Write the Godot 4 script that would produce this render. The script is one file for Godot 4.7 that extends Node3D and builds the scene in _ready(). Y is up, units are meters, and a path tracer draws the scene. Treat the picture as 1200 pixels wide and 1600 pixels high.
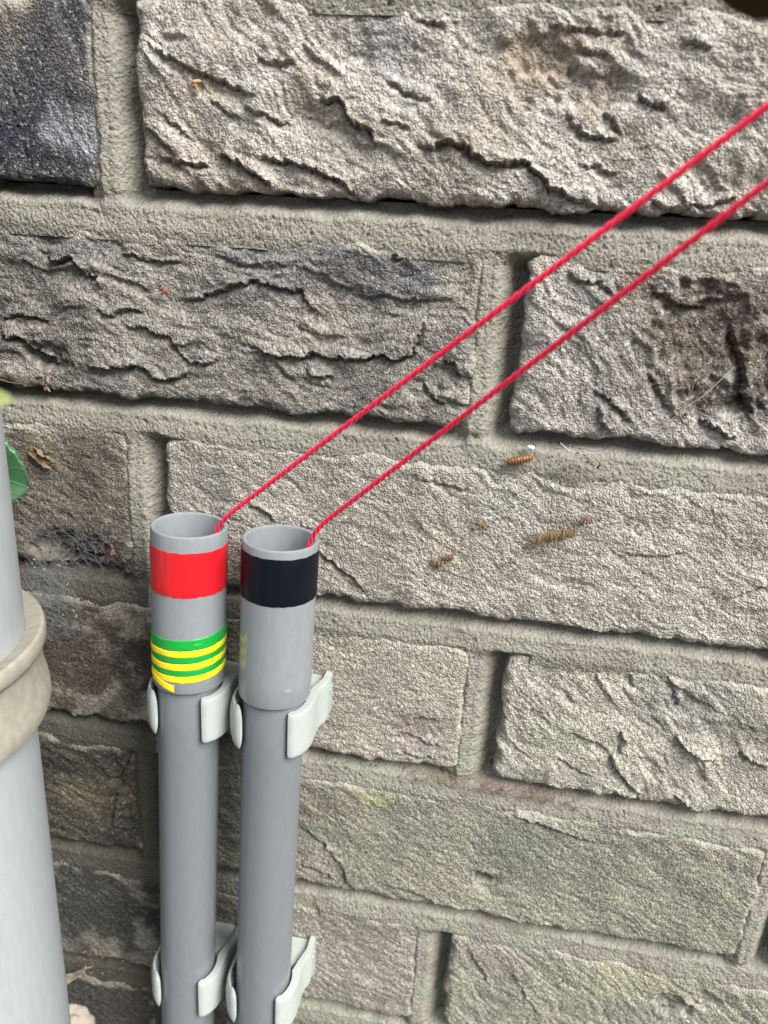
extends Node3D
# A close view of a stone-faced wall with two conduits, a downpipe and two red cords. Built in millimetres, MM turns them into metres.
const MM := 0.001
const PITCH := 60.0          # one course: 49 mm of stone and 11 mm of joint
const SOIL := -620.0         # the ground, in mm

var broad := FastNoiseLite.new()
var warp := FastNoiseLite.new()
var patch := FastNoiseLite.new()
var rough := FastNoiseLite.new()
var grain := FastNoiseLite.new()
var speck := FastNoiseLite.new()
var rng := RandomNumberGenerator.new()
var stone: StandardMaterial3D
var cement: StandardMaterial3D
var wall: Node3D

# Edges of the split layers in the stones: [height, x, y, x, y, ...] in mm on the wall, the high side on the left of the way they run.
var LEDGES := {
	"B": [[0.9, -101.9, 34.9, -97.8, 32.6, -89.0, 29.4, -81.6, 27.0, -75.8, 24.9, -71.3, 23.9], [0.6, -84.7, 22.6, -79.5, 19.2, -75.8, 18.4], [0.7, -75.1, 21.5, -71.3, 19.8, -68.3, 19.0, -65.5, 17.4, -62.5, 17.8], [1.0, -100.4, 7.9, -95.0, 6.8, -89.6, 6.1, -85.0, 6.6], [1.5, -83.3, 9.5, -78.0, 7.8, -72.8, 5.0, -67.5, 1.9], [1.4, -72.8, 9.3, -63.8, 8.4, -55.5, 6.7, -48.9, 4.1, -45.8, 1.9, -41.3, -0.1], [1.5, -55.0, 25.3, -53.9, 23.2, -49.0, 23.6, -47.6, 20.3, -45.1, 17.8, -41.1, 16.7, -39.0, 12.4], [0.6, -38.7, 18.6, -34.5, 18.7, -30.2, 17.4], [1.5, -28.6, 14.0, -24.3, 12.9, -20.2, 14.9, -15.9, 13.3, -9.4, 9.7, 0.2, 10.4, 8.4, 4.7, 19.8, 0.2], [0.7, -72.1, 32.8, -66.3, 31.4, -60.5, 31.9], [0.7, -37.2, 28.5, -31.5, 25.4, -25.1, 24.1], [1.0, 25.5, 27.3, 28.3, 25.2, 33.7, 24.1], [0.8, 9.2, 22.7, 13.3, 17.5, 20.0, 17.0, 22.7, 16.5], [0.7, 17.9, 22.4, 20.7, 20.6, 22.5, 17.8], [0.6, 13.0, 10.7, 18.3, 10.3, 24.0, 8.6], [0.7, 42.0, 2.5, 48.4, 3.1, 53.2, 4.7], [0.8, 33.4, 3.5, 37.7, 1.1, 40.3, 0.6], [0.7, -98.4, 18.6, -93.2, 14.8, -89.5, 12.3], [0.8, -103.9, 15.7, -98.0, 11.3, -94.2, 8.1], [0.6, -30.6, 42.3, -25.9, 41.3, -22.5, 40.9], [0.6, 1.0, 41.3, 8.2, 40.6, 21.5, 39.8], [0.6, 8.6, 37.3, 14.5, 35.8, 18.5, 34.6], [0.6, 32.9, 38.3, 38.6, 37.9, 41.8, 37.4]],
	"C": [[1.5, -137.6, -21.1, -134.4, -21.8, -128.7, -20.0, -125.5, -22.5, -123.7, -24.8, -120.4, -24.9, -119.9, -28.2], [0.8, -113.2, -19.3, -110.6, -18.3, -104.2, -19.5, -100.3, -19.8, -93.6, -19.0], [1.0, -96.7, -29.9, -90.0, -29.3, -83.5, -27.1, -77.1, -24.2, -72.0, -23.3, -67.6, -24.4, -58.8, -25.4, -55.5, -29.8, -51.7, -31.3], [0.9, -121.1, -33.8, -119.2, -36.0, -115.1, -36.1, -113.6, -34.2, -106.1, -33.6], [0.9, -113.2, -38.2, -109.2, -38.9, -105.7, -38.6, -102.4, -40.8, -98.3, -40.9, -96.5, -44.5, -92.5, -48.2, -86.5, -47.7, -82.5, -45.9], [1.5, -126.6, -51.9, -115.3, -51.4, -108.3, -50.2, -104.3, -52.8, -100.3, -54.4, -94.7, -52.2, -92.0, -49.9], [1.8, -154.4, -45.1, -147.2, -44.7, -144.0, -48.2, -138.4, -50.3, -137.2, -51.8], [1.5, -75.9, -41.1, -71.4, -41.8, -68.7, -43.5, -62.8, -43.8, -58.9, -44.6, -55.1, -42.4, -50.1, -43.3, -45.0, -42.9, -39.9, -43.4, -34.4, -40.8, -31.4, -42.4, -26.5, -40.9, -24.5, -35.4, -23.5, -31.1, -21.3, -29.2], [0.8, -57.7, -47.1, -53.8, -49.2, -48.6, -48.8], [0.8, -33.2, -12.9, -30.6, -14.8], [0.7, -153.7, -39.2, -146.5, -38.0, -141.4, -38.4, -136.7, -39.2], [0.8, -22.2, -48.4, -18.2, -52.7, -14.4, -53.7], [0.9, -17.3, -40.7, -13.1, -42.5, -11.0, -45.6]],
	"D": [[1.0, 25.5, -45.6, 28.1, -47.7, 33.2, -50.3, 37.3, -54.7], [0.9, 27.2, -50.1, 29.1, -54.9, 31.3, -57.8], [0.9, 35.5, -16.9, 39.2, -19.5, 43.6, -21.9, 47.9, -22.6, 52.2, -21.9], [1.6, 58.3, -25.8, 61.2, -32.3, 63.7, -36.5, 64.6, -43.3, 68.8, -49.9], [0.8, 39.3, -39.7, 45.4, -48.5, 49.3, -51.2], [0.7, 14.4, -15.7, 18.6, -18.0, 22.4, -17.8, 27.3, -20.3], [1.2, 53.9, -51.3, 59.5, -53.9, 66.2, -56.8]],
	"F": [[0.8, -74.4, -90.9, -68.6, -92.8, -65.2, -95.9], [0.9, -51.6, -104.3, -46.5, -107.6, -42.2, -110.6, -37.9, -113.6, -34.4, -116.8], [0.6, 72.7, -104.0, 78.2, -101.2, 83.0, -98.5], [0.3, -24.0, -75.9, -14.2, -78.1, -4.5, -79.4], [0.3, 38.5, -92.7, 49.6, -93.4, 61.7, -90.2]],
	"H": [[0.8, 49.8, -154.3, 51.4, -157.7, 51.1, -162.2], [1.3, 47.5, -162.9, 51.3, -168.7, 55.1, -173.6, 59.6, -178.4], [1.5, 66.2, -152.4, 69.8, -156.2, 74.6, -159.0, 79.8, -159.3], [1.2, 69.7, -175.4, 74.5, -177.8, 81.0, -181.0, 84.0, -181.1], [1.1, 85.4, -155.3, 90.1, -157.4, 96.0, -159.0], [0.9, 60.1, -130.3, 63.8, -137.3, 65.9, -142.0], [0.6, 48.7, -133.7, 51.5, -137.8], [0.5, 33.2, -157.2, 40.8, -158.6, 47.5, -162.9], [0.5, 31.4, -166.8, 38.0, -171.1, 43.7, -172.9], [0.4, 38.9, -134.5, 42.4, -139.8, 46.1, -144.4]],
	"G": [[0.5, -24.2, -169.4, -18.1, -167.6, -11.6, -169.6, -6.8, -170.0], [0.6, -20.1, -174.7, -14.9, -175.9, -8.1, -175.7], [0.4, -19.0, -164.2, -13.7, -159.0, -8.2, -160.3]],
	"P": [[0.8, -56.0, -212.8, -46.6, -219.1, -38.6, -228.7, -35.8, -236.9, -32.0, -239.8], [0.6, -54.9, -230.4, -47.7, -232.5, -40.8, -235.0], [0.6, -23.1, -234.1, -12.4, -233.5, -4.7, -237.6, 2.2, -238.7, 8.8, -239.3], [0.8, 18.6, -193.1, 29.7, -195.2, 41.1, -198.1, 49.5, -199.6]],
	"N": [[0.5, 27.4, -264.1, 34.3, -276.0, 40.7, -283.7], [0.5, 11.2, -259.1, 20.5, -273.4]],
	"E": [[0.9, -128.7, -107.1, -125.7, -109.0, -122.4, -111.4], [1.0, -134.5, -121.1, -128.6, -120.6, -122.8, -120.3, -119.0, -121.5]],
	"J": [[1.2, -118.3, -191.4, -124.1, -204.8, -130.3, -228.4]],
}


func _ready() -> void:
	rng.seed = 7
	sight()
	noises()
	materials()
	ground()
	build_wall()
	build_downpipe()
	build_conduits()
	build_clips()
	build_cords()
	build_plants()
	build_litter()


# ------------------------------------------------------------------ camera, sky, sun
func sight() -> void:
	var cam := Camera3D.new()
	cam.name = "camera"
	add_child(cam)
	cam.transform = Transform3D(Basis.from_euler(Vector3(deg_to_rad(-19.402), deg_to_rad(8.165), deg_to_rad(3.481)), EULER_ORDER_YXZ), Vector3(0, -11.42, 216.73) * MM)
	var lens := CameraAttributesPhysical.new()
	lens.frustum_focal_length = 12.0 / tan(deg_to_rad(68.212 / 2.0))
	lens.frustum_near = 0.01
	lens.frustum_far = 300.0
	lens.frustum_focus_distance = 0.228
	lens.exposure_aperture = 8.0
	cam.attributes = lens
	cam.fov = 68.212
	cam.near = 0.01
	cam.far = 300.0
	cam.current = true

	var env := Environment.new()
	env.background_mode = Environment.BG_SKY
	var sky := Sky.new()
	var air := ProceduralSkyMaterial.new()
	air.sky_top_color = Color(0.90, 0.92, 0.95)
	air.sky_horizon_color = Color(0.80, 0.83, 0.87)
	air.sky_curve = 0.2
	air.ground_horizon_color = Color(0.45, 0.44, 0.42)
	air.ground_bottom_color = Color(0.2, 0.18, 0.16)
	air.sun_angle_max = 1.0
	sky.sky_material = air
	env.sky = sky
	env.background_energy_multiplier = 0.6
	env.tonemap_mode = Environment.TONE_MAPPER_LINEAR
	env.tonemap_exposure = 2.4
	env.sdfgi_enabled = true
	env.ssao_enabled = true
	env.ssil_enabled = true
	var we := WorldEnvironment.new()
	we.name = "surroundings"
	we.environment = env
	add_child(we)

	var sun := DirectionalLight3D.new()
	sun.name = "sun"
	sun.light_color = Color(1.0, 0.985, 0.962)
	sun.light_energy = 1.25
	sun.light_angular_distance = 34.0
	sun.shadow_enabled = true
	add_child(sun)
	sun.look_at_from_position(Vector3(1.1, 1.3, 0.75), Vector3.ZERO)


func noises() -> void:
	for n in [[broad, 11, 0.018, 3], [warp, 23, 0.075, 2], [patch, 37, 0.03, 3], [rough, 41, 0.22, 4], [grain, 59, 0.75, 2], [speck, 71, 0.6, 3]]:
		var f: FastNoiseLite = n[0]
		f.seed = n[1]
		f.noise_type = FastNoiseLite.TYPE_SIMPLEX_SMOOTH if n[1] != 41 else FastNoiseLite.TYPE_SIMPLEX
		f.frequency = n[2]
		f.fractal_octaves = n[3]
		f.fractal_gain = 0.55


func noise_image(side: int, seed_: int, freq: float, octaves: int, low: float, high: float, power := 1.0) -> ImageTexture:
	var f := FastNoiseLite.new()
	f.seed = seed_
	f.noise_type = FastNoiseLite.TYPE_SIMPLEX
	f.frequency = freq
	f.fractal_octaves = octaves
	f.fractal_gain = 0.65
	var im: Image = f.get_seamless_image(side, side)
	im.convert(Image.FORMAT_L8)
	var data := im.get_data()
	for i in data.size():
		data[i] = int(255.0 * lerpf(low, high, pow(data[i] / 255.0, power)))
	return ImageTexture.create_from_image(Image.create_from_data(side, side, false, Image.FORMAT_L8, data))


func mineral(speckle: Texture2D, relief: Texture2D, depth: float, per_metre: float) -> StandardMaterial3D:
	var m := StandardMaterial3D.new()
	m.vertex_color_use_as_albedo = true
	m.albedo_texture = speckle
	m.roughness = 0.93
	m.metallic_specular = 0.35
	m.heightmap_enabled = true
	m.heightmap_texture = relief
	m.heightmap_scale = depth
	m.uv1_triplanar = true
	m.uv1_scale = Vector3.ONE * per_metre
	return m


func materials() -> void:
	var fleck := noise_image(1024, 5, 0.085, 3, 0.68, 1.0, 0.8)
	var relief := noise_image(1024, 8, 0.11, 4, 0.0, 1.0)
	stone = mineral(fleck, relief, 0.085, 9.0)
	stone.resource_name = "split stone"
	var sand := noise_image(1024, 15, 0.12, 3, 0.66, 1.0)
	var pores := noise_image(1024, 28, 0.075, 5, 0.0, 1.0, 0.6)
	cement = mineral(sand, pores, 0.085, 8.3)
	cement.resource_name = "sandy mortar"


func lin(r: float, g: float, b: float) -> Color:   # a linear colour as albedo_color wants it
	return Color(r, g, b).linear_to_srgb()


func paint(color: Color, roughness := 0.5, specular := 0.5) -> StandardMaterial3D:
	var m := StandardMaterial3D.new()
	m.albedo_color = color
	m.roughness = roughness
	m.metallic_specular = specular
	return m


# ------------------------------------------------------------------ naming and placing
func mark(o: Node3D, label: String, category: String, group := "") -> void:
	o.set_meta("label", label)
	o.set_meta("category", category)
	if group:
		o.set_meta("group", group)


func thing(called: String, at := Vector3.ZERO) -> Node3D:
	var o := Node3D.new()
	o.name = called
	o.position = at * MM
	add_child(o, true)
	return o


func part(called: String, mesh: Mesh, m: Material, parent: Node = null) -> MeshInstance3D:
	var o := MeshInstance3D.new()
	o.name = called
	o.mesh = mesh
	o.material_override = m
	(parent if parent else self).add_child(o, true)
	return o


# ------------------------------------------------------------------ shapes
func grid(pos: PackedVector3Array, w: int, h: int, colors := PackedColorArray()) -> ArrayMesh:
	# rows run upwards, columns to the right as seen from the front; positions in mm
	var n := w * h
	var normals := PackedVector3Array()
	normals.resize(n)
	for j in h:
		var ju := mini(j + 1, h - 1) * w
		var jd := maxi(j - 1, 0) * w
		var row := j * w
		for i in w:
			var a := pos[row + mini(i + 1, w - 1)] - pos[row + maxi(i - 1, 0)]
			var b := pos[ju + i] - pos[jd + i]
			normals[row + i] = a.cross(b).normalized()
	var index := PackedInt32Array()
	index.resize((w - 1) * (h - 1) * 6)
	var k := 0
	for j in h - 1:
		for i in w - 1:
			var a := j * w + i
			index[k] = a
			index[k + 1] = a + w
			index[k + 2] = a + w + 1
			index[k + 3] = a
			index[k + 4] = a + w + 1
			index[k + 5] = a + 1
			k += 6
	var scaled := PackedVector3Array()
	scaled.resize(n)
	for i in n:
		scaled[i] = pos[i] * MM
	var arrays := []
	arrays.resize(Mesh.ARRAY_MAX)
	arrays[Mesh.ARRAY_VERTEX] = scaled
	arrays[Mesh.ARRAY_NORMAL] = normals
	if colors.size():
		arrays[Mesh.ARRAY_COLOR] = colors
	arrays[Mesh.ARRAY_INDEX] = index
	var m := ArrayMesh.new()
	m.add_surface_from_arrays(Mesh.PRIMITIVE_TRIANGLES, arrays)
	return m


func lathe(profile: Array, segments := 72, colors: Array = []) -> ArrayMesh:
	# profile: Vector2(radius, height) in mm, from the bottom of the outside upwards; edges sharper than 35 degrees stay sharp
	var st := SurfaceTool.new()
	st.begin(Mesh.PRIMITIVE_TRIANGLES)
	var count := profile.size()
	var slopes: Array[Vector2] = []
	for i in count - 1:
		var d: Vector2 = (profile[i + 1] - profile[i]).normalized()
		slopes.append(Vector2(d.y, -d.x))
	var at := 0
	for i in count - 1:
		var n0: Vector2 = slopes[i]
		var n1: Vector2 = slopes[i]
		if i > 0 and slopes[i - 1].dot(n0) > 0.82:
			n0 = (slopes[i - 1] + n0).normalized()
		if i < count - 2 and slopes[i + 1].dot(n1) > 0.82:
			n1 = (slopes[i + 1] + n1).normalized()
		for s in segments + 1:
			var a := TAU * s / segments + PI
			var out := Vector3(sin(a), 0, cos(a))
			for e in 2:
				var p: Vector2 = profile[i + e]
				var nn := n0 if e == 0 else n1
				st.set_normal((out * nn.x + Vector3.UP * nn.y).normalized())
				st.set_uv(Vector2(float(s) / segments, p.y * 0.01))
				st.add_vertex((out * p.x + Vector3.UP * p.y) * MM)
		for s in segments:
			var b := at + s * 2
			for v in [b, b + 1, b + 3, b, b + 3, b + 2]:
				st.add_index(v)
		at += (segments + 1) * 2
	return st.commit()


func extrude(outline: Array, y0: float, y1: float, inset: float, power: float, layers: int) -> ArrayMesh:
	# outline in the plan (x, z), mm; its ends draw in by inset towards top and bottom
	var pts := PackedVector2Array(outline)
	var n := pts.size()
	var area := 0.0
	for i in n:
		area += pts[i].cross(pts[(i + 1) % n])
	if area < 0.0:
		pts.reverse()
	var outs: Array[Vector2] = []
	for i in n:
		var a := (pts[i] - pts[(i + n - 1) % n]).normalized()
		var b := (pts[(i + 1) % n] - pts[i]).normalized()
		var nn := (Vector2(a.y, -a.x) + Vector2(b.y, -b.x)).normalized()
		outs.append(nn)
	var st := SurfaceTool.new()
	st.begin(Mesh.PRIMITIVE_TRIANGLES)
	var rings := []
	for l in layers + 1:
		var t := 2.0 * l / layers - 1.0
		t = signf(t) * (1.0 - pow(1.0 - absf(t), 1.6))
		var ring := PackedVector2Array()
		for i in n:
			ring.append(pts[i] - outs[i] * inset * pow(absf(t), power))
		rings.append([ring, lerpf(y0, y1, (t + 1.0) / 2.0)])
	for l in layers:
		var lean: float = (rings[l][0][0] - rings[l + 1][0][0]).dot(outs[0]) / maxf(0.01, rings[l + 1][1] - rings[l][1])
		for i in n:
			var j := (i + 1) % n
			var e := (pts[j] - pts[i]).normalized()
			var own := Vector2(e.y, -e.x)
			var ni := outs[i] if outs[i].dot(own) > 0.93 else own
			var nj := outs[j] if outs[j].dot(own) > 0.93 else own
			for c in [[i, l, ni], [j, l, nj], [j, l + 1, nj], [i, l, ni], [j, l + 1, nj], [i, l + 1, ni]]:
				st.set_normal(Vector3(c[2].x, lean, c[2].y).normalized())
				var q: Vector2 = rings[c[1]][0][c[0]]
				st.add_vertex(Vector3(q.x, rings[c[1]][1], q.y) * MM)
	var tri := Geometry2D.triangulate_polygon(pts)
	for e in 2:
		var ring: PackedVector2Array = rings[layers * e][0]
		st.set_normal(Vector3.UP if e == 1 else Vector3.DOWN)
		for k in range(0, tri.size(), 3):
			var turned := (pts[tri[k + 1]] - pts[tri[k]]).cross(pts[tri[k + 2]] - pts[tri[k]]) > 0.0
			for o in ([0, 1, 2] if turned == (e == 1) else [0, 2, 1]):
				var p := ring[tri[k + o]]
				st.add_vertex(Vector3(p.x, rings[layers * e][1], p.y) * MM)
	return st.commit()


func tube(st: SurfaceTool, path: PackedVector3Array, radii: PackedFloat32Array, sides := 6, base := 0) -> int:
	# a round bar along path (mm), appended to st; returns the next free vertex
	var n := path.size()
	var side := Vector3.ZERO
	for i in n:
		var along := (path[mini(i + 1, n - 1)] - path[maxi(i - 1, 0)]).normalized()
		if i == 0:
			side = along.cross(Vector3(0.31, 0.87, 0.37)).normalized()
		else:
			side = (side - along * side.dot(along)).normalized()
		var up := along.cross(side)
		var r: float = radii[mini(i, radii.size() - 1)]
		for s in sides:
			var a := TAU * s / sides
			var o := side * cos(a) + up * sin(a)
			st.set_normal(o)
			st.set_uv(Vector2(float(s) / sides, i * 0.1))
			st.add_vertex((path[i] + o * r) * MM)
	for i in n - 1:
		for s in sides:
			var a := base + i * sides + s
			var b := base + i * sides + (s + 1) % sides
			for v in [a, a + sides, b + sides, a, b + sides, b]:
				st.add_index(v)
	for e in 2:
		var first := base + (n - 1) * sides * e
		for s in range(1, sides - 1):
			for v in ([first, first + s, first + s + 1] if e == 0 else [first, first + s + 1, first + s]):
				st.add_index(v)
	return base + n * sides


func bar(path: Array, radii: Array, sides := 8) -> ArrayMesh:
	var st := SurfaceTool.new()
	st.begin(Mesh.PRIMITIVE_TRIANGLES)
	tube(st, PackedVector3Array(path), PackedFloat32Array(radii), sides)
	return st.commit()


func smooth_path(points: Array, step: float) -> PackedVector3Array:
	var c := Curve3D.new()
	c.bake_interval = step
	for i in points.size():
		var t: Vector3 = (points[mini(i + 1, points.size() - 1)] - points[maxi(i - 1, 0)]) * 0.18
		if i > 0 and i < points.size() - 1:
			var short: float = minf((points[i + 1] - points[i]).length(), (points[i] - points[i - 1]).length())
			t = t.normalized() * short * 0.35
		c.add_point(points[i], -t, t)
	return c.get_baked_points()


# ------------------------------------------------------------------ the setting
func ground() -> void:
	var m := paint(lin(0.055, 0.045, 0.034), 1.0, 0.2)
	var soil := PlaneMesh.new()
	soil.size = Vector2(120, 120)
	var g := part("ground", soil, m)
	g.position = Vector3(0, SOIL * MM, 0)
	g.set_meta("kind", "structure")
	g.set_meta("label", "dark bare soil at the foot of the stone wall")


# ------------------------------------------------------------------ the wall
# where the stones of a course begin and end: course 0 ends at y = 0 and courses count downwards
func centres(row: int) -> Array:
	var first := -110.0 if row % 2 == 0 else 0.0
	var shift: float = {0: -1.0, 1: -1.7, 2: 2.0, 3: 5.9, 4: -0.5, 5: -1.8}.get(row, 0.0)
	var out := []
	for k in range(-3, 4):
		var jitter: float = shift if k in [0, 1] and row % 2 == 0 or k == 0 else 2.0 * sin(row * 3.1 + k * 1.7)
		out.append(first + 220.0 * k + jitter)
	return out


func course_top(row: int) -> float:
	return -PITCH * row + (46.5 if row == 0 else 49.0)


func upright_depth(row: int, x: float) -> float:
	# an upright joint of a course: flush on its left, struck back on its right; -20 where there is none
	var best := 1e9
	for c in centres(row):
		if absf(x - c) < absf(x - best):
			best = c
	var u := (x - (best - 6.2)) / 12.4
	if u < -0.4 or u > 1.5:
		return -20.0
	if u < 0.0:
		return -0.1 + 9.0 * u
	if u < 0.2:
		return -0.1 - 4.0 * u
	return lerpf(-0.9, -9.5, smoothstep(0.22, 1.0, u))


func mortar_depth(x: float, y: float) -> float:
	# the pointing: flush with the stone below and with the stone on the left, struck back under the stone above and beside the one on the right
	var row := int(floor(-y / PITCH)) + 1             # the course whose foot lies at or below y
	var top := course_top(row)
	if y < top:
		var flush := -0.15 + 0.13 * (y - top)
		var up := upright_depth(row, x)
		if up < -15.0:
			return flush
		return lerpf(up, flush, smoothstep(top - 5.0, top, y))
	var v := (y - top) / (-PITCH * (row - 1) - top)
	var bed := -0.15 - 2.0 * v if v < 0.4 else lerpf(-0.95, -8.4, smoothstep(0.46, 1.0, v))
	var above := upright_depth(row - 1, x)
	if above > bed:
		bed = lerpf(bed, above, smoothstep(0.1, 0.95, v))
	return bed


func mortar_strip(x0: float, x1: float, y0: float, y1: float, step: float) -> ArrayMesh:
	var w := int(ceil((x1 - x0) / step)) + 1
	var h := int(ceil((y1 - y0) / step)) + 1
	var pos := PackedVector3Array()
	var col := PackedColorArray()
	pos.resize(w * h)
	col.resize(w * h)
	for j in h:
		var y := lerpf(y0, y1, float(j) / (h - 1))
		for i in w:
			var x := lerpf(x0, x1, float(i) / (w - 1))
			var z := mortar_depth(x + 0.5 * warp.get_noise_2d(x * 2.0, y * 2.0), clampf(y + 0.9 * warp.get_noise_2d(x + 90.0, y * 1.5), y0, y1 - 0.01))
			var pit := grain.get_noise_2d(x * 0.7 + 40.0, y * 0.7)
			z += 0.2 * rough.get_noise_2d(x * 0.8, y * 0.8 + 300.0) + 0.26 * grain.get_noise_2d(x, y) + 0.5 * warp.get_noise_2d(x * 0.6, y * 0.6 + 50.0)
			if pit < -0.42:
				z += (pit + 0.42) * 2.6
			pos[j * w + i] = Vector3(x, y, z)
			var s := 1.0 + 0.35 * speck.get_noise_2d(x * 1.3, y * 1.3)
			var stain := patch.get_noise_2d(x * 0.9 + 500.0, y * 0.9)
			var c := Color(0.307, 0.292, 0.252)
			c = c.lerp(Color(0.30, 0.312, 0.25), clampf(stain * 1.4 + (-y - 150.0) / 400.0, 0.0, 0.8))
			c = c.lerp(Color(0.24, 0.22, 0.18), clampf(-stain * 1.3 - 0.15, 0.0, 0.6))
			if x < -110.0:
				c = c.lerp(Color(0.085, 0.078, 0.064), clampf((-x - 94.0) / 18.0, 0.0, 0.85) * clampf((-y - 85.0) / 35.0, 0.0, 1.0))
			col[j * w + i] = Color(c.r * s, c.g * s, c.b * s)
	return grid(pos, w, h, col)


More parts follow.
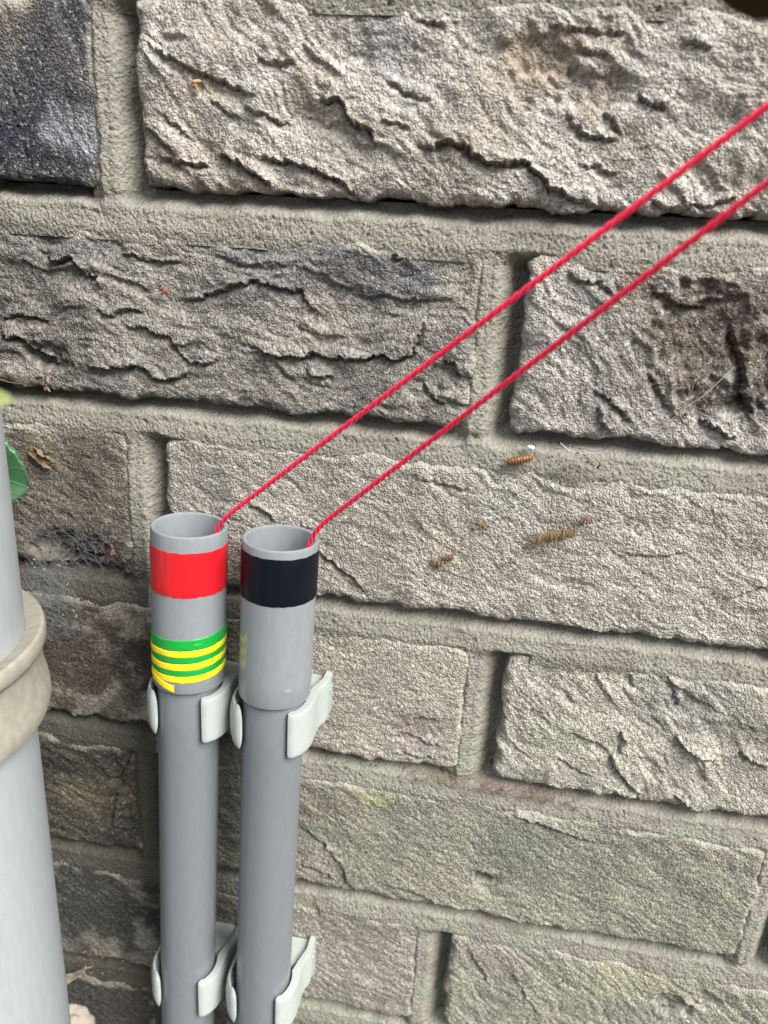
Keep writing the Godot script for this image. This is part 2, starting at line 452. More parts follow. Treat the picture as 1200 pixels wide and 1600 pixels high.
# how each stone in view looks: base colour, second colour, relief, layer direction (degrees), layer height and width, dents, stain spots with lower-left shade painted in
var LOOKS := {
	"A": {"c": Color(0.135, 0.13, 0.132), "d": Color(0.065, 0.066, 0.078), "white": 0.9, "bulge": 1.2, "layer": 0.25, "turn": 200.0, "period": 16.0, "rough": 0.5,
		"stains_and_shade": [[-142.0, 12.0, 18.0, Color(0.04, 0.045, 0.062), 0.9], [-126.0, 14.0, 12.0, Color(0.36, 0.37, 0.41), 0.55], [-150.0, 45.0, 18.0, Color(0.3, 0.27, 0.23), 0.8]]},
	"B": {"c": Color(0.43, 0.405, 0.37), "d": Color(0.35, 0.318, 0.275), "white": 0.5, "bulge": 2.8, "layer": 0.75, "turn": 238.0, "period": 11.0, "rough": 0.85,
		"dents": [[0.0, 35.0, 10.0, 5.0, 1.6], [14.0, 28.0, 12.0, 4.0, 1.7], [-48.0, 36.0, 8.0, 5.0, 0.9], [-56.0, 19.0, 7.0, 3.0, 0.7], [-30.0, 33.0, 7.0, 5.0, 0.9]],
		"stains_and_shade": [[2.0, 34.0, 13.0, Color(0.33, 0.26, 0.2), 0.75], [16.0, 28.0, 10.0, Color(0.30, 0.25, 0.2), 0.7], [-87.0, 25.0, 12.0, Color(0.43, 0.36, 0.28), 0.5], [-40.0, 36.0, 12.0, Color(0.27, 0.27, 0.29), 0.5]]},
	"C": {"c": Color(0.265, 0.25, 0.225), "d": Color(0.185, 0.174, 0.158), "white": 0.7, "bulge": 2.5, "layer": 0.85, "turn": 262.0, "period": 14.0, "rough": 0.85,
		"dents": [[-141.0, -49.5, 9.0, 4.0, 3.0], [-14.0, -46.0, 6.0, 4.0, 1.6], [-22.0, -50.0, 5.0, 3.0, 1.0]],
		"stains_and_shade": [[-36.0, -16.0, 22.0, Color(0.115, 0.116, 0.126), 0.75], [-70.0, -14.0, 22.0, Color(0.13, 0.13, 0.138), 0.6], [-130.0, -14.0, 22.0, Color(0.14, 0.138, 0.138), 0.6], [-52.0, -33.0, 12.0, Color(0.34, 0.3, 0.24), 0.6], [-12.0, -20.0, 9.0, Color(0.27, 0.25, 0.21), 0.7]]},
	"D": {"c": Color(0.39, 0.37, 0.34), "d": Color(0.29, 0.275, 0.255), "white": 0.9, "bulge": 2.4, "layer": 0.55, "turn": 225.0, "period": 13.0, "rough": 0.75,
		"dents": [[52.0, -28.0, 15.0, 11.0, 2.0], [44.0, -20.0, 9.0, 5.0, 1.2], [58.0, -46.0, 9.0, 5.0, 1.8], [66.0, -36.0, 6.0, 10.0, 1.2]],
		"stains_and_shade": [[54.0, -29.0, 31.0, Color(0.115, 0.092, 0.074), 0.9], [72.0, -34.0, 16.0, Color(0.13, 0.108, 0.09), 0.8], [66.0, -44.0, 14.0, Color(0.07, 0.062, 0.055), 0.8], [57.0, -45.0, 11.0, Color(0.1, 0.085, 0.07), 0.85], [34.0, -18.0, 12.0, Color(0.2, 0.16, 0.12), 0.7]]},
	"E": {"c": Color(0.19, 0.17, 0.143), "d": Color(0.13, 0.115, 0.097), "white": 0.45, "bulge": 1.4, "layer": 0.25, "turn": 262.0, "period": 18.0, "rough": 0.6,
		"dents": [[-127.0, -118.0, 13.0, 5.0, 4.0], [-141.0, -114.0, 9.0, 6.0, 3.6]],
		"stains_and_shade": [[-130.0, -114.0, 17.0, Color(0.055, 0.046, 0.036), 0.9], [-146.0, -80.0, 13.0, Color(0.22, 0.2, 0.14), 0.5]]},  # the dark spot in the hollow is soil plus painted shade
	"F": {"c": Color(0.43, 0.403, 0.355), "d": Color(0.36, 0.336, 0.294), "white": 0.4, "bulge": 1.5, "layer": 0.22, "turn": 250.0, "period": 8.0, "rough": 0.6,
		"stains_and_shade": [[-92.0, -86.0, 17.0, Color(0.27, 0.26, 0.235), 0.7], [10.0, -80.0, 18.0, Color(0.4, 0.4, 0.36), 0.5], [-10.0, -101.0, 12.0, Color(0.4, 0.345, 0.27), 0.5]]},
	"G": {"c": Color(0.43, 0.395, 0.335), "d": Color(0.365, 0.335, 0.288), "white": 0.3, "bulge": 1.0, "layer": 0.1, "turn": 268.0, "period": 9.0, "rough": 0.5,
		"dents": [[-16.0, -165.0, 9.0, 6.0, 0.7]],
		"stains_and_shade": [[-16.0, -166.0, 12.0, Color(0.33, 0.285, 0.265), 0.8], [-140.0, -155.0, 45.0, Color(0.10, 0.086, 0.07), 0.97], [-110.0, -150.0, 22.0, Color(0.065, 0.056, 0.046), 0.95]]},  # two left patches paint the shade beside the pipes over dirty stone
	"H": {"c": Color(0.43, 0.412, 0.35), "d": Color(0.33, 0.318, 0.275), "white": 0.45, "bulge": 1.9, "layer": 0.6, "turn": 222.0, "period": 14.0, "rough": 0.55,
		"dents": [[84.0, -150.0, 12.0, 6.0, 1.0], [70.0, -142.0, 7.0, 4.0, 0.7], [58.0, -168.0, 5.0, 6.0, 0.6]],
		"stains_and_shade": [[70.0, -140.0, 18.0, Color(0.27, 0.265, 0.25), 0.7], [90.0, -150.0, 16.0, Color(0.25, 0.24, 0.2), 0.7], [30.0, -160.0, 18.0, Color(0.36, 0.36, 0.28), 0.6]]},
	"J": {"c": Color(0.105, 0.095, 0.073), "d": Color(0.065, 0.06, 0.05), "white": 0.5, "bulge": 2.2, "layer": 0.35, "turn": 250.0, "period": 12.0, "rough": 0.9,  # dark stone, with the shade of the lower left put into its colour
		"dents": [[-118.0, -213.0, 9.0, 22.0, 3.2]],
		"stains_and_shade": [[-140.0, -216.0, 14.0, Color(0.21, 0.19, 0.12), 0.6]]},
	"P": {"c": Color(0.315, 0.306, 0.245), "d": Color(0.24, 0.238, 0.193), "white": 0.5, "bulge": 1.2, "layer": 0.25, "turn": 244.0, "period": 15.0, "rough": 0.5,
		"dents": [[12.3, -223.2, 3.2, 2.8, 4.2], [14.0, -225.5, 6.0, 4.5, 1.1]],
		"stains_and_shade": [[-54.0, -232.0, 17.0, Color(0.3, 0.27, 0.24), 0.8], [-46.0, -203.0, 16.0, Color(0.27, 0.25, 0.2), 0.7], [30.0, -208.0, 26.0, Color(0.22, 0.23, 0.2), 0.6], [80.0, -214.0, 22.0, Color(0.26, 0.26, 0.21), 0.6], [-30.0, -196.0, 8.0, Color(0.4, 0.4, 0.2), 0.6]]},
	"M": {"c": Color(0.36, 0.335, 0.295), "d": Color(0.28, 0.25, 0.215), "white": 0.35, "bulge": 1.1, "layer": 0.2, "turn": 240.0, "period": 11.0, "rough": 0.65,
		"stains_and_shade": [[-140.0, -270.0, 50.0, Color(0.065, 0.068, 0.06), 0.97], [-105.0, -270.0, 25.0, Color(0.05, 0.05, 0.044), 0.95], [-38.0, -260.0, 14.0, Color(0.24, 0.22, 0.2), 0.6]]},  # first two patches: dirty stone with the shade behind the pipes painted in
	"N": {"c": Color(0.345, 0.338, 0.27), "d": Color(0.265, 0.262, 0.215), "white": 0.4, "bulge": 1.3, "layer": 0.22, "turn": 225.0, "period": 12.0, "rough": 0.7,
		"dents": [[86.0, -267.0, 7.0, 5.0, 2.6], [96.0, -262.0, 6.0, 4.0, 1.4]],
		"stains_and_shade": [[86.0, -268.0, 12.0, Color(0.215, 0.215, 0.19), 0.7], [20.0, -262.0, 16.0, Color(0.3, 0.275, 0.255), 0.7], [70.0, -254.0, 20.0, Color(0.38, 0.38, 0.25), 0.6]]},
	"O": {"c": Color(0.34, 0.32, 0.28), "d": Color(0.26, 0.24, 0.21)},
	"Q": {"c": Color(0.1, 0.092, 0.08), "d": Color(0.07, 0.066, 0.06)},
	"R": {"c": Color(0.3, 0.28, 0.24), "d": Color(0.22, 0.2, 0.18)},
}


func stone_mesh(x0: float, x1: float, y0: float, y1: float, look: Dictionary, step: float, key: String) -> ArrayMesh:
	var w := int(ceil((x1 - x0) / step)) + 1
	var h := int(ceil((y1 - y0) / step)) + 1
	var z := PackedFloat32Array()
	z.resize(w * h)
	var shift := 37.0 * (x0 + y0 * 3.0)
	var bulge: float = look.get("bulge", 1.4)
	var layer: float = look.get("layer", 0.35)
	var turn: float = deg_to_rad(look.get("turn", 240.0))
	var period: float = look.get("period", 12.0)
	var coarse: float = look.get("rough", 0.75)
	var ct := cos(turn)
	var sn := sin(turn)
	var fine := step < 1.0
	for j in h:
		var y := lerpf(y0, y1, float(j) / (h - 1))
		for i in w:
			var x := lerpf(x0, x1, float(i) / (w - 1))
			var nx := x + shift
			var b := broad.get_noise_2d(nx, y)
			var q := warp.get_noise_2d(nx, y)
			var across := x * ct + y * sn + b * 7.0 + q * 1.6
			var along := -x * sn + y * ct
			var r := rough.get_noise_2d(along * 0.32 + shift, across * 1.05)
			var t := across / period + r * 0.12
			var fr := t - floorf(t)
			var saw := fr / 0.9 - 0.5 if fr < 0.9 else (1.0 - fr) / 0.1 - 0.5
			var share := smoothstep(-0.05, 0.3, patch.get_noise_2d(nx * 1.1, y * 1.1 + 80.0))
			var t2 := across / 3.1 + patch.get_noise_2d(along * 0.5 + shift, across * 2.0) * 2.2
			var fr2 := t2 - floorf(t2)
			var thin := smoothstep(-0.1, 0.35, warp.get_noise_2d(along * 0.35 + shift + 400.0, across * 0.5))
			var v := thin * layer * 0.4 * (fr2 / 0.85 - 0.5 if fr2 < 0.85 else (1.0 - fr2) / 0.15 - 0.5) + b * bulge + q * bulge * 0.3 + share * layer * 1.85 * saw + coarse * (0.46 * r - 0.45 * maxf(0.0, -r - 0.22))
			if fine:
				v += (0.26 + 0.3 * patch.get_noise_2d(nx * 1.7, y * 1.7 + 900.0)) * grain.get_noise_2d(nx, y)
			z[j * w + i] = v
	for d in look.get("dents", []):
		for j in h:
			var y := lerpf(y0, y1, float(j) / (h - 1))
			for i in w:
				var x := lerpf(x0, x1, float(i) / (w - 1))
				var e := Vector2((x - d[0]) / d[2], (y - d[1]) / d[3]).length() + 0.45 * warp.get_noise_2d(x * 1.8, y * 1.8)
				if e < 1.25:
					z[j * w + i] -= d[4] * smoothstep(1.25, 0.55, e) * (1.0 + 0.3 * rough.get_noise_2d(x * 0.8, y * 0.8))
	if LEDGES.has(key):
		for ledge in LEDGES[key]:
			raise_ledge(z, w, h, x0, x1, y0, y1, ledge)
	# edges, skirt and colours
	var gw := w + 2
	var gh := h + 2
	var pos := PackedVector3Array()
	var col := PackedColorArray()
	pos.resize(gw * gh)
	col.resize(gw * gh)
	var c0: Color = look.c
	var c1: Color = look.d
	var white: float = look.get("white", 0.4)
	var stains_and_shade: Array = look.get("stains_and_shade", [])
	var round := 3.2
	for gj in gh:
		var j := clampi(gj - 1, 0, h - 1)
		var y := lerpf(y0, y1, float(j) / (h - 1))
		for gi in gw:
			var i := clampi(gi - 1, 0, w - 1)
			var x := lerpf(x0, x1, float(i) / (w - 1))
			var nx := x + shift
			var ax := minf(x - x0, x1 - x)
			var ay := minf(y - y0, y1 - y)
			var d := minf(ax, ay)
			if ax < 4.0 and ay < 4.0:
				d = 4.0 - Vector2(4.0 - ax, 4.0 - ay).length()
			var v := z[j * w + i]
			var px := x
			var py := y
			if d < 9.0:
				var fade := 1.0 - d / 9.0
				px += fade * (1.3 * warp.get_noise_2d(x * 0.9 + 11.0, y * 0.9) + 0.7 * rough.get_noise_2d(x * 0.6, y * 0.6 + 70.0))
				py += fade * (1.5 * warp.get_noise_2d(x * 0.8, y * 0.8 + 33.0) + 0.8 * rough.get_noise_2d(x * 0.6 + 60.0, y * 0.6))
				var edge := d + 0.9 * (1.0 + warp.get_noise_2d(nx * 1.3, y * 1.3)) - 0.4
				if edge < round:
					var k := clampf((round - edge) / round, 0.0, 1.4)
					v -= round * 1.1 * (1.0 - sqrt(maxf(0.0, 1.0 - k * k)))
			if gj == 0 or gj == gh - 1 or gi == 0 or gi == gw - 1:
				v = -17.0
			pos[gj * gw + gi] = Vector3(px, py, v)
			var p := patch.get_noise_2d(nx, y)
			var c := c0.lerp(c1, smoothstep(-0.25, 0.35, p))
			for s in stains_and_shade:
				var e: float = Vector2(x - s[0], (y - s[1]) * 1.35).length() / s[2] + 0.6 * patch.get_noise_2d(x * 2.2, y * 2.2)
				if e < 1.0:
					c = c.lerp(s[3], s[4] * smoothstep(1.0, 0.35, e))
			var sp := speck.get_noise_2d(nx, y)
			var g := grain.get_noise_2d(nx * 0.8 + 7.0, y * 0.8)
			c = c * (1.0 + 0.78 * sp + 0.12 * q_tint(p))
			if g > 0.3:
				c = c.lerp(Color(0.62, 0.61, 0.59), 0.55 * white * smoothstep(0.3, 0.6, g))
			# mortar smeared over the top edge and the right edge
			var smear := maxf(3.4 - (y1 - y), 2.2 - (x1 - x)) + 4.0 * patch.get_noise_2d(x * 1.6 + 200.0, y * 3.0)
			if smear > 0.0:
				c = c.lerp(Color(0.39, 0.368, 0.31), 0.85 * smoothstep(0.0, 2.6, smear))
			col[gj * gw + gi] = Color(maxf(c.r, 0.02), maxf(c.g, 0.02), maxf(c.b, 0.02))
	return grid(pos, gw, gh, col)


func q_tint(p: float) -> float:
	return p


func raise_ledge(z: PackedFloat32Array, w: int, h: int, x0: float, x1: float, y0: float, y1: float, ledge: Array) -> void:
	var amp: float = ledge[0]
	var pts := PackedVector2Array()
	for k in range(1, ledge.size(), 2):
		pts.append(Vector2(ledge[k], ledge[k + 1]))
	var box := Rect2(pts[0], Vector2.ZERO)
	var total := 0.0
	var starts := PackedFloat32Array([0.0])
	for k in range(1, pts.size()):
		box = box.expand(pts[k])
		total += pts[k].distance_to(pts[k - 1])
		starts.append(total)
	box = box.grow(11.0)
	var i0 := clampi(int((box.position.x - x0) / (x1 - x0) * (w - 1)), 0, w - 1)
	var i1 := clampi(int((box.end.x - x0) / (x1 - x0) * (w - 1)), 0, w - 1)
	var j0 := clampi(int((box.position.y - y0) / (y1 - y0) * (h - 1)), 0, h - 1)
	var j1 := clampi(int((box.end.y - y0) / (y1 - y0) * (h - 1)), 0, h - 1)
	for j in range(j0, j1 + 1):
		var yy := lerpf(y0, y1, float(j) / (h - 1))
		for i in range(i0, i1 + 1):
			var xx := lerpf(x0, x1, float(i) / (w - 1))
			var p := Vector2(xx + 0.9 * rough.get_noise_2d(xx + 5.0, yy) + 0.35 * grain.get_noise_2d(xx, yy), yy + 0.9 * rough.get_noise_2d(xx, yy + 9.0) + 0.35 * grain.get_noise_2d(xx + 30.0, yy))
			var best := 1e9
			var side := 1.0
			var along := 0.0
			for k in pts.size() - 1:
				var a := pts[k]
				var ab := pts[k + 1] - a
				var l := ab.length()
				var t := clampf((p - a).dot(ab) / (l * l), 0.0, 1.0)
				var off := p - a - ab * t
				var d := off.length_squared()
				if d < best:
					best = d
					side = signf(ab.cross(p - a))
					along = starts[k] + l * t
			best = sqrt(best)
			if best > 10.0:
				continue
			var f := along / total
			var taper := smoothstep(-0.02, 0.16, f) * smoothstep(1.02, 0.84, f)
			var edge := smoothstep(-0.25, 0.35, best * side)
			var far := smoothstep(10.0, 7.0, best)
			var high := 0.75 * exp(-best / 4.5) + 0.25 * exp(-best / 1.2)
			var low := -1.6 * exp(-best / 0.5) - 0.3 * exp(-best / 3.0)
			z[j * w + i] += 1.35 * amp * taper * far * lerpf(low, high, edge)


func build_wall() -> void:
	wall = thing("stone_wall", Vector3(0, SOIL, 0))
	mark(wall, "rough split-face stone wall with wide sandy mortar joints behind the pipes", "wall")
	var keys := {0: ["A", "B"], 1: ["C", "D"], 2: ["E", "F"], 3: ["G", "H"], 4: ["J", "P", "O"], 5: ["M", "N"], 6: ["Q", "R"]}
	var told := {"A": "dark blue-grey stone brick at the top left", "B": "large pale grey stone brick with deep split layers", "C": "dark grey flaking stone brick with a bluish top edge",
		"D": "grey stone brick with a dark brown hollow", "P": "greenish stone brick with a small round hole", "F": "smooth beige-grey stone brick with insect droppings on it"}
	var core := BoxMesh.new()
	core.size = Vector3(1290, 910, 88) * MM
	var body := part("wall_core", core, paint(lin(0.25, 0.23, 0.2), 0.95, 0.3), wall)
	body.position = Vector3(0, 455, -61) * MM
	var up := Vector3(0, -SOIL, 0) * MM
	for row in range(-4, 10):
		var cs := centres(row)
		var y0 := -PITCH * row
		var y1 := course_top(row)
		for k in cs.size() - 1:
			var x0: float = cs[k] + 6.0
			var x1: float = cs[k + 1] - 6.0
			if x1 < -650.0 or x0 > 650.0:
				continue
			x0 = maxf(x0, -642.0)
			x1 = minf(x1, 642.0)
			var key := ""
			if keys.has(row):
				var slot := -1
				if row % 2 == 0:
					slot = k - 2 if k >= 2 else -1
				else:
					slot = k - 2 if k >= 2 else -1
				if slot >= 0 and slot < keys[row].size():
					key = keys[row][slot]
			var look: Dictionary
			if key:
				look = LOOKS[key]
			else:
				var v := 0.7 + 0.3 * sin(row * 5.3 + k * 2.9)
				look = {"c": Color(0.4, 0.375, 0.33) * v, "d": Color(0.3, 0.28, 0.25) * v, "layer": 0.45}
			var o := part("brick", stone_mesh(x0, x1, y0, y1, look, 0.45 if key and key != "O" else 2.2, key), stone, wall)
			o.position = up
			if told.has(key):
				o.set_meta("label", told[key])
		for c in cs:
			if absf(c) < 640.0:
				var near: bool = c > -190.0 and c < 130.0 and row >= -1 and row < 7
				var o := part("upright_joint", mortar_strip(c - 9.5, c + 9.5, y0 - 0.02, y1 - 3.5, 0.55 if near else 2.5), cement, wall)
				o.position = up
		var close := row >= 0 and row <= 7
		for piece in [[-645.0, -200.0, false], [-200.0, 130.0, close], [130.0, 645.0, false]]:
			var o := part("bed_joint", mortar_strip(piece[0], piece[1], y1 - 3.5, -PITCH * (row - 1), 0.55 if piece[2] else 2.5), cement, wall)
			o.position = up


# ------------------------------------------------------------------ the downpipe on the left
func build_downpipe() -> void:
	var at := Vector3(-161.8, SOIL, 61.5)
	var t := thing("downpipe", at)
	mark(t, "thick pale blue-grey downpipe with a beige socket, cut off by the left edge", "downpipe")
	var m := paint(lin(0.325, 0.355, 0.375), 0.5, 0.5)
	m.albedo_texture = scuffed()
	m.uv1_scale = Vector3(3, 0.6, 1)
	var rim := -118.7 - SOIL
	part("lower_pipe", lathe([Vector2(40.4, 0), Vector2(40.4, rim - 40), Vector2(40.4, rim - 8), Vector2(38, rim - 8)], 128), m, t)
	part("upper_pipe", lathe([Vector2(38, rim - 6), Vector2(40.2, rim - 6), Vector2(40.2, rim + 60), Vector2(40.2, 900), Vector2(38, 900)], 128), m, t)
	var beige := paint(Color.WHITE, 0.8, 0.3)
	beige.albedo_texture = dirt_image()
	beige.uv1_scale = Vector3(4, 1.2, 1)
	beige.heightmap_enabled = true
	beige.heightmap_texture = noise_image(512, 33, 0.03, 4, 0.0, 1.0)
	beige.heightmap_scale = 0.008
	var sleeve := []
	for p in [[40.25, -1.6], [44.4, -0.3], [45.2, -0.8], [45.6, -1.8], [45.6, -4.6], [45.1, -5.6], [44.2, -6.1], [43.9, -7.2], [43.9, -11.0], [44.1, -13.5], [44.5, -16.5], [45.0, -19.0], [45.4, -21.5], [45.4, -24.0], [44.9, -25.6], [43.6, -26.6], [40.5, -26.8]]:
		sleeve.append(Vector2(p[0], rim + p[1]))
	sleeve.reverse()
	var collar := part("socket", lathe(sleeve, 128), beige, t)
	# raised figures on the socket
	var marks := SurfaceTool.new()
	marks.begin(Mesh.PRIMITIVE_TRIANGLES)
	var next := 0
	for s in [[0.30, -10.5, 0.22, -13.5], [0.33, -9.5, 0.34, -12.2], [0.14, -15.0, 0.30, -14.6], [0.30, -14.6, 0.36, -19.0], [0.24, -12.2, 0.36, -12.0], [0.52, -9.6, 0.53, -12.4], [0.1, -10.0, 0.05, -18.0], [-0.05, -10.0, -0.02, -17.5], [-0.05, -10.2, -0.2, -10.6]]:
		var path := PackedVector3Array()
		for k in 7:
			var f := k / 6.0
			var a := lerpf(s[0], s[2], f) + 0.18
			var y: float = lerpf(s[1], s[3], f)
			var r := 43.85 + 1.2 * smoothstep(-11.0, -19.0, y)
			path.append(Vector3(sin(a) * r, rim + y, cos(a) * r))
		next = tube(marks, path, PackedFloat32Array([0.3, 0.42, 0.42, 0.42, 0.42, 0.42, 0.3]), 8, next)
	part("raised_mark", marks.commit(), beige, collar)


func dirt_image() -> ImageTexture:
	var f := FastNoiseLite.new()
	f.seed = 17
	f.frequency = 0.03
	f.fractal_octaves = 5
	var im: Image = f.get_seamless_image(512, 512)
	var g := FastNoiseLite.new()
	g.seed = 18
	g.frequency = 0.2
	var im2: Image = g.get_seamless_image(512, 512)
	im.convert(Image.FORMAT_L8)
	im2.convert(Image.FORMAT_L8)
	var a := im.get_data()
	var b := im2.get_data()
	var out := Image.create(512, 512, false, Image.FORMAT_RGB8)
	for i in a.size():
		var v := a[i] / 255.0
		var c := Color(0.53, 0.52, 0.48).lerp(Color(0.42, 0.40, 0.355), 0.28 * smoothstep(0.25, 0.75, v))
		if b[i] > 225:
			c = c.lerp(Color(0.76, 0.75, 0.7), 0.6)
		elif b[i] < 32:
			c = c.lerp(Color(0.36, 0.33, 0.28), 0.5)
		out.set_pixel(i % 512, i / 512, c)
	return ImageTexture.create_from_image(out)


# ------------------------------------------------------------------ the two conduits
func tape_strip(r: float, y_at: Callable, width: float, a0: float, a1: float, steps: int, lift: float, crumple: float) -> ArrayMesh:
	# a strip of tape round a pipe of radius r: five rows across, its edges turned down onto the pipe
	var pos := PackedVector3Array()
	var rows := 9
	var w := steps + 1
	pos.resize(w * rows)
	for j in rows:
		var f := clampf((j - 1) / float(rows - 3), 0.0, 1.0)
		for i in w:
			var a := lerpf(a0, a1, float(i) / steps)
			var y: float = y_at.call(a)
			var edge := 0.1 * (1.0 + 14.0 * crumple) * rough.get_noise_2d(a * 14.0 + width * 9.0, f * 6.0)
			var h := y + (f - 0.5) * width + edge * (absf(f - 0.5) * 2.0)
			var out := r + lift * (0.7 + 0.10 * absf(a - a0)) + crumple * (rough.get_noise_2d(a * 9.0, h * 0.8) + 0.6 * warp.get_noise_2d(a * 16.0, h * 1.6))
			if j == 0 or j == rows - 1:
				out = r - 0.05
			elif j == 1 or j == rows - 2:
				out -= 0.03
			pos[j * w + i] = Vector3(sin(a) * out, h, cos(a) * out)
	return grid(pos, w, rows)


func conduit(top: Vector3, low: Vector3) -> Array:
	var along := (top - low).normalized()
	var foot := low + along * ((SOIL - low.y) / along.y)
	var t := thing("conduit", foot)
	t.basis = Basis(Quaternion(Vector3.UP, along))
	return [t, (top - foot).length()]


func build_conduits() -> void:
	var pvc := paint(lin(0.225, 0.25, 0.27), 0.26, 0.5)
	pvc.albedo_texture = scuffed()
	pvc.resource_name = "grey plastic"
	var dull: StandardMaterial3D = pvc.duplicate()
	dull.albedo_color = lin(0.158, 0.179, 0.196)
	dull.roughness = 0.3
	var ends := [[Vector3(-86.4, -92.6, 18.0), Vector3(-92.2, -298.0, 20.0)], [Vector3(-58.4, -93.4, 18.0), Vector3(-62.9, -290.5, 20.0)]]
	for k in 2:
		var made := conduit(ends[k][0], ends[k][1])
		var t: Node3D = made[0]
		var l: float = made[1]
		var s := l - 51.5
		part("shaft", lathe([Vector2(9.75, 0), Vector2(9.75, s - 20), Vector2(9.75, s + 18), Vector2(9.5, s + 18.4), Vector2(8.3, s + 18.4), Vector2(8.2, s + 18), Vector2(8.2, s - 120), Vector2(0.1, s - 120)], 96), dull, t)
		var socket := part("socket", lathe([Vector2(9.9, s + 0.25), Vector2(10.8, s), Vector2(11.1, s + 0.12), Vector2(11.22, s + 0.45), Vector2(11.22, s + 8), Vector2(11.22, l - 6), Vector2(11.22, l - 0.7), Vector2(11.1, l - 0.22), Vector2(10.8, l), Vector2(10.3, l), Vector2(9.98, l - 0.2), Vector2(9.85, l - 0.7), Vector2(9.82, l - 8), Vector2(9.82, s + 18)], 96), pvc, t)
		if k == 0:
			mark(t, "left grey plastic conduit with red tape and green-yellow striped tape", "conduit", "grey conduits clipped to the wall")
			var red := paint(lin(0.5, 0.009, 0.016), 0.32, 0.5)
			var band := part("red_tape", tape_strip(11.22, func(a): return l - 11.9 + 0.15 * sin(a * 1.3) - 0.04 * a, 14.0, -0.38, -0.25 + TAU, 240, 0.15, 0.1), red, t)
			band.set_meta("label", "glossy red tape band below the open end")
			var green := paint(lin(0.006, 0.27, 0.035), 0.34, 0.5)
			var yellow := paint(lin(0.80, 0.62, 0.012), 0.34, 0.5)
			var climb := 4.25 / TAU
			var start := s + 15.9
			var earth := part("striped_tape", tape_strip(11.22, func(a): return start + climb * a + 0.16 * sin(a * 1.7), 2.2, -PI * 4.6, PI * 1.1, 420, 0.14, 0.06), green, t)
			earth.set_meta("label", "green and yellow striped tape wound round the conduit")
			part("green_turn", tape_strip(11.34, func(a): return start - 0.1 + climb * (a - TAU) + 5.9 + 0.1 * sin(a * 2.0), 2.3, -PI * 1.1, PI * 0.95, 160, 0.16, 0.03), green, earth)
			part("yellow_stripe", tape_strip(11.23, func(a): return start - 2.13 + climb * a + 0.18 * sin(a * 1.3 + 1.0), 2.2, -PI * 4.35, PI * 1.0, 400, 0.15, 0.06), yellow, earth)
			# the torn end that points downwards
			part("torn_end", tape_strip(11.28, func(a): return start - 12.6 - 2.2 * (a + 0.7), 2.2, -1.0, 0.0, 40, 0.24, 0.08), yellow, earth)
		else:
			mark(t, "right grey plastic conduit with a black tape band below its open end", "conduit", "grey conduits clipped to the wall")
			var black := paint(lin(0.003, 0.004, 0.008), 0.45, 0.3)
			var band := part("black_tape", tape_strip(11.22, func(a): return l - 9.9 + 0.12 * sin(a + 0.5) - 0.02 * a, 14.6, -1.0, -0.86 + TAU, 240, 0.15, 0.055), black, t)
			band.set_meta("label", "black tape band below the open end")
			var dot := SphereMesh.new()
			dot.radius = 0.0011
			dot.height = 0.0022
			dot.radial_segments = 20
			dot.rings = 10
			var bump := part("moulding_dot", dot, pvc, socket)
			var a := 0.62
			bump.position = Vector3(sin(a) * 11.2, s + 6.0, cos(a) * 11.2) * MM
			bump.basis = Basis(Vector3.UP, a).scaled_local(Vector3(1.15, 0.8, 0.16))



func scuffed() -> ImageTexture:
	# drawn plastic: faint streaks along the pipe, dust specks and a few scratches
	var f := FastNoiseLite.new()
	f.seed = 44
	f.frequency = 0.05
	f.fractal_octaves = 4
	var im: Image = f.get_seamless_image(512, 512)
	im.convert(Image.FORMAT_L8)
	im.resize(512, 2048, Image.INTERPOLATE_CUBIC)
	im.crop(512, 1024)
	var data := im.get_data()
	for i in data.size():
		data[i] = int(228.0 + data[i] * 0.055)
	im = Image.create_from_data(512, 1024, false, Image.FORMAT_L8, data)
	for k in 420:
		var x := rng.randi_range(1, 509)
		var y := rng.randi_range(1, 1020)
		var v := 1.0 if rng.randf() < 0.65 else rng.randf_range(0.6, 0.8)
		for q in rng.randi_range(1, 3):
			im.set_pixel(x + rng.randi_range(-1, 1), y + rng.randi_range(-1, 1), Color(v, v, v))
	for k in 26:
		var p := Vector2(rng.randf_range(20, 490), rng.randf_range(20, 1000))
		var d := Vector2.from_angle(rng.randf_range(0.7, 2.4))
		var v := 0.98 if rng.randf() < 0.6 else 0.8
		for q in rng.randi_range(8, 60):
			p += d
			d = d.rotated(rng.randf_range(-0.03, 0.03))
			im.set_pixel(posmod(int(p.x), 512), posmod(int(p.y), 1024), Color(v, v, v))
	return ImageTexture.create_from_image(im)


# ------------------------------------------------------------------ clips
func arc(r: float, from: float, to: float, steps: int) -> Array:
	var out := []
	for k in steps + 1:
		var a := deg_to_rad(lerpf(from, to, float(k) / steps))
		out.append(Vector2(sin(a) * r, cos(a) * r + 18.0))
	return out


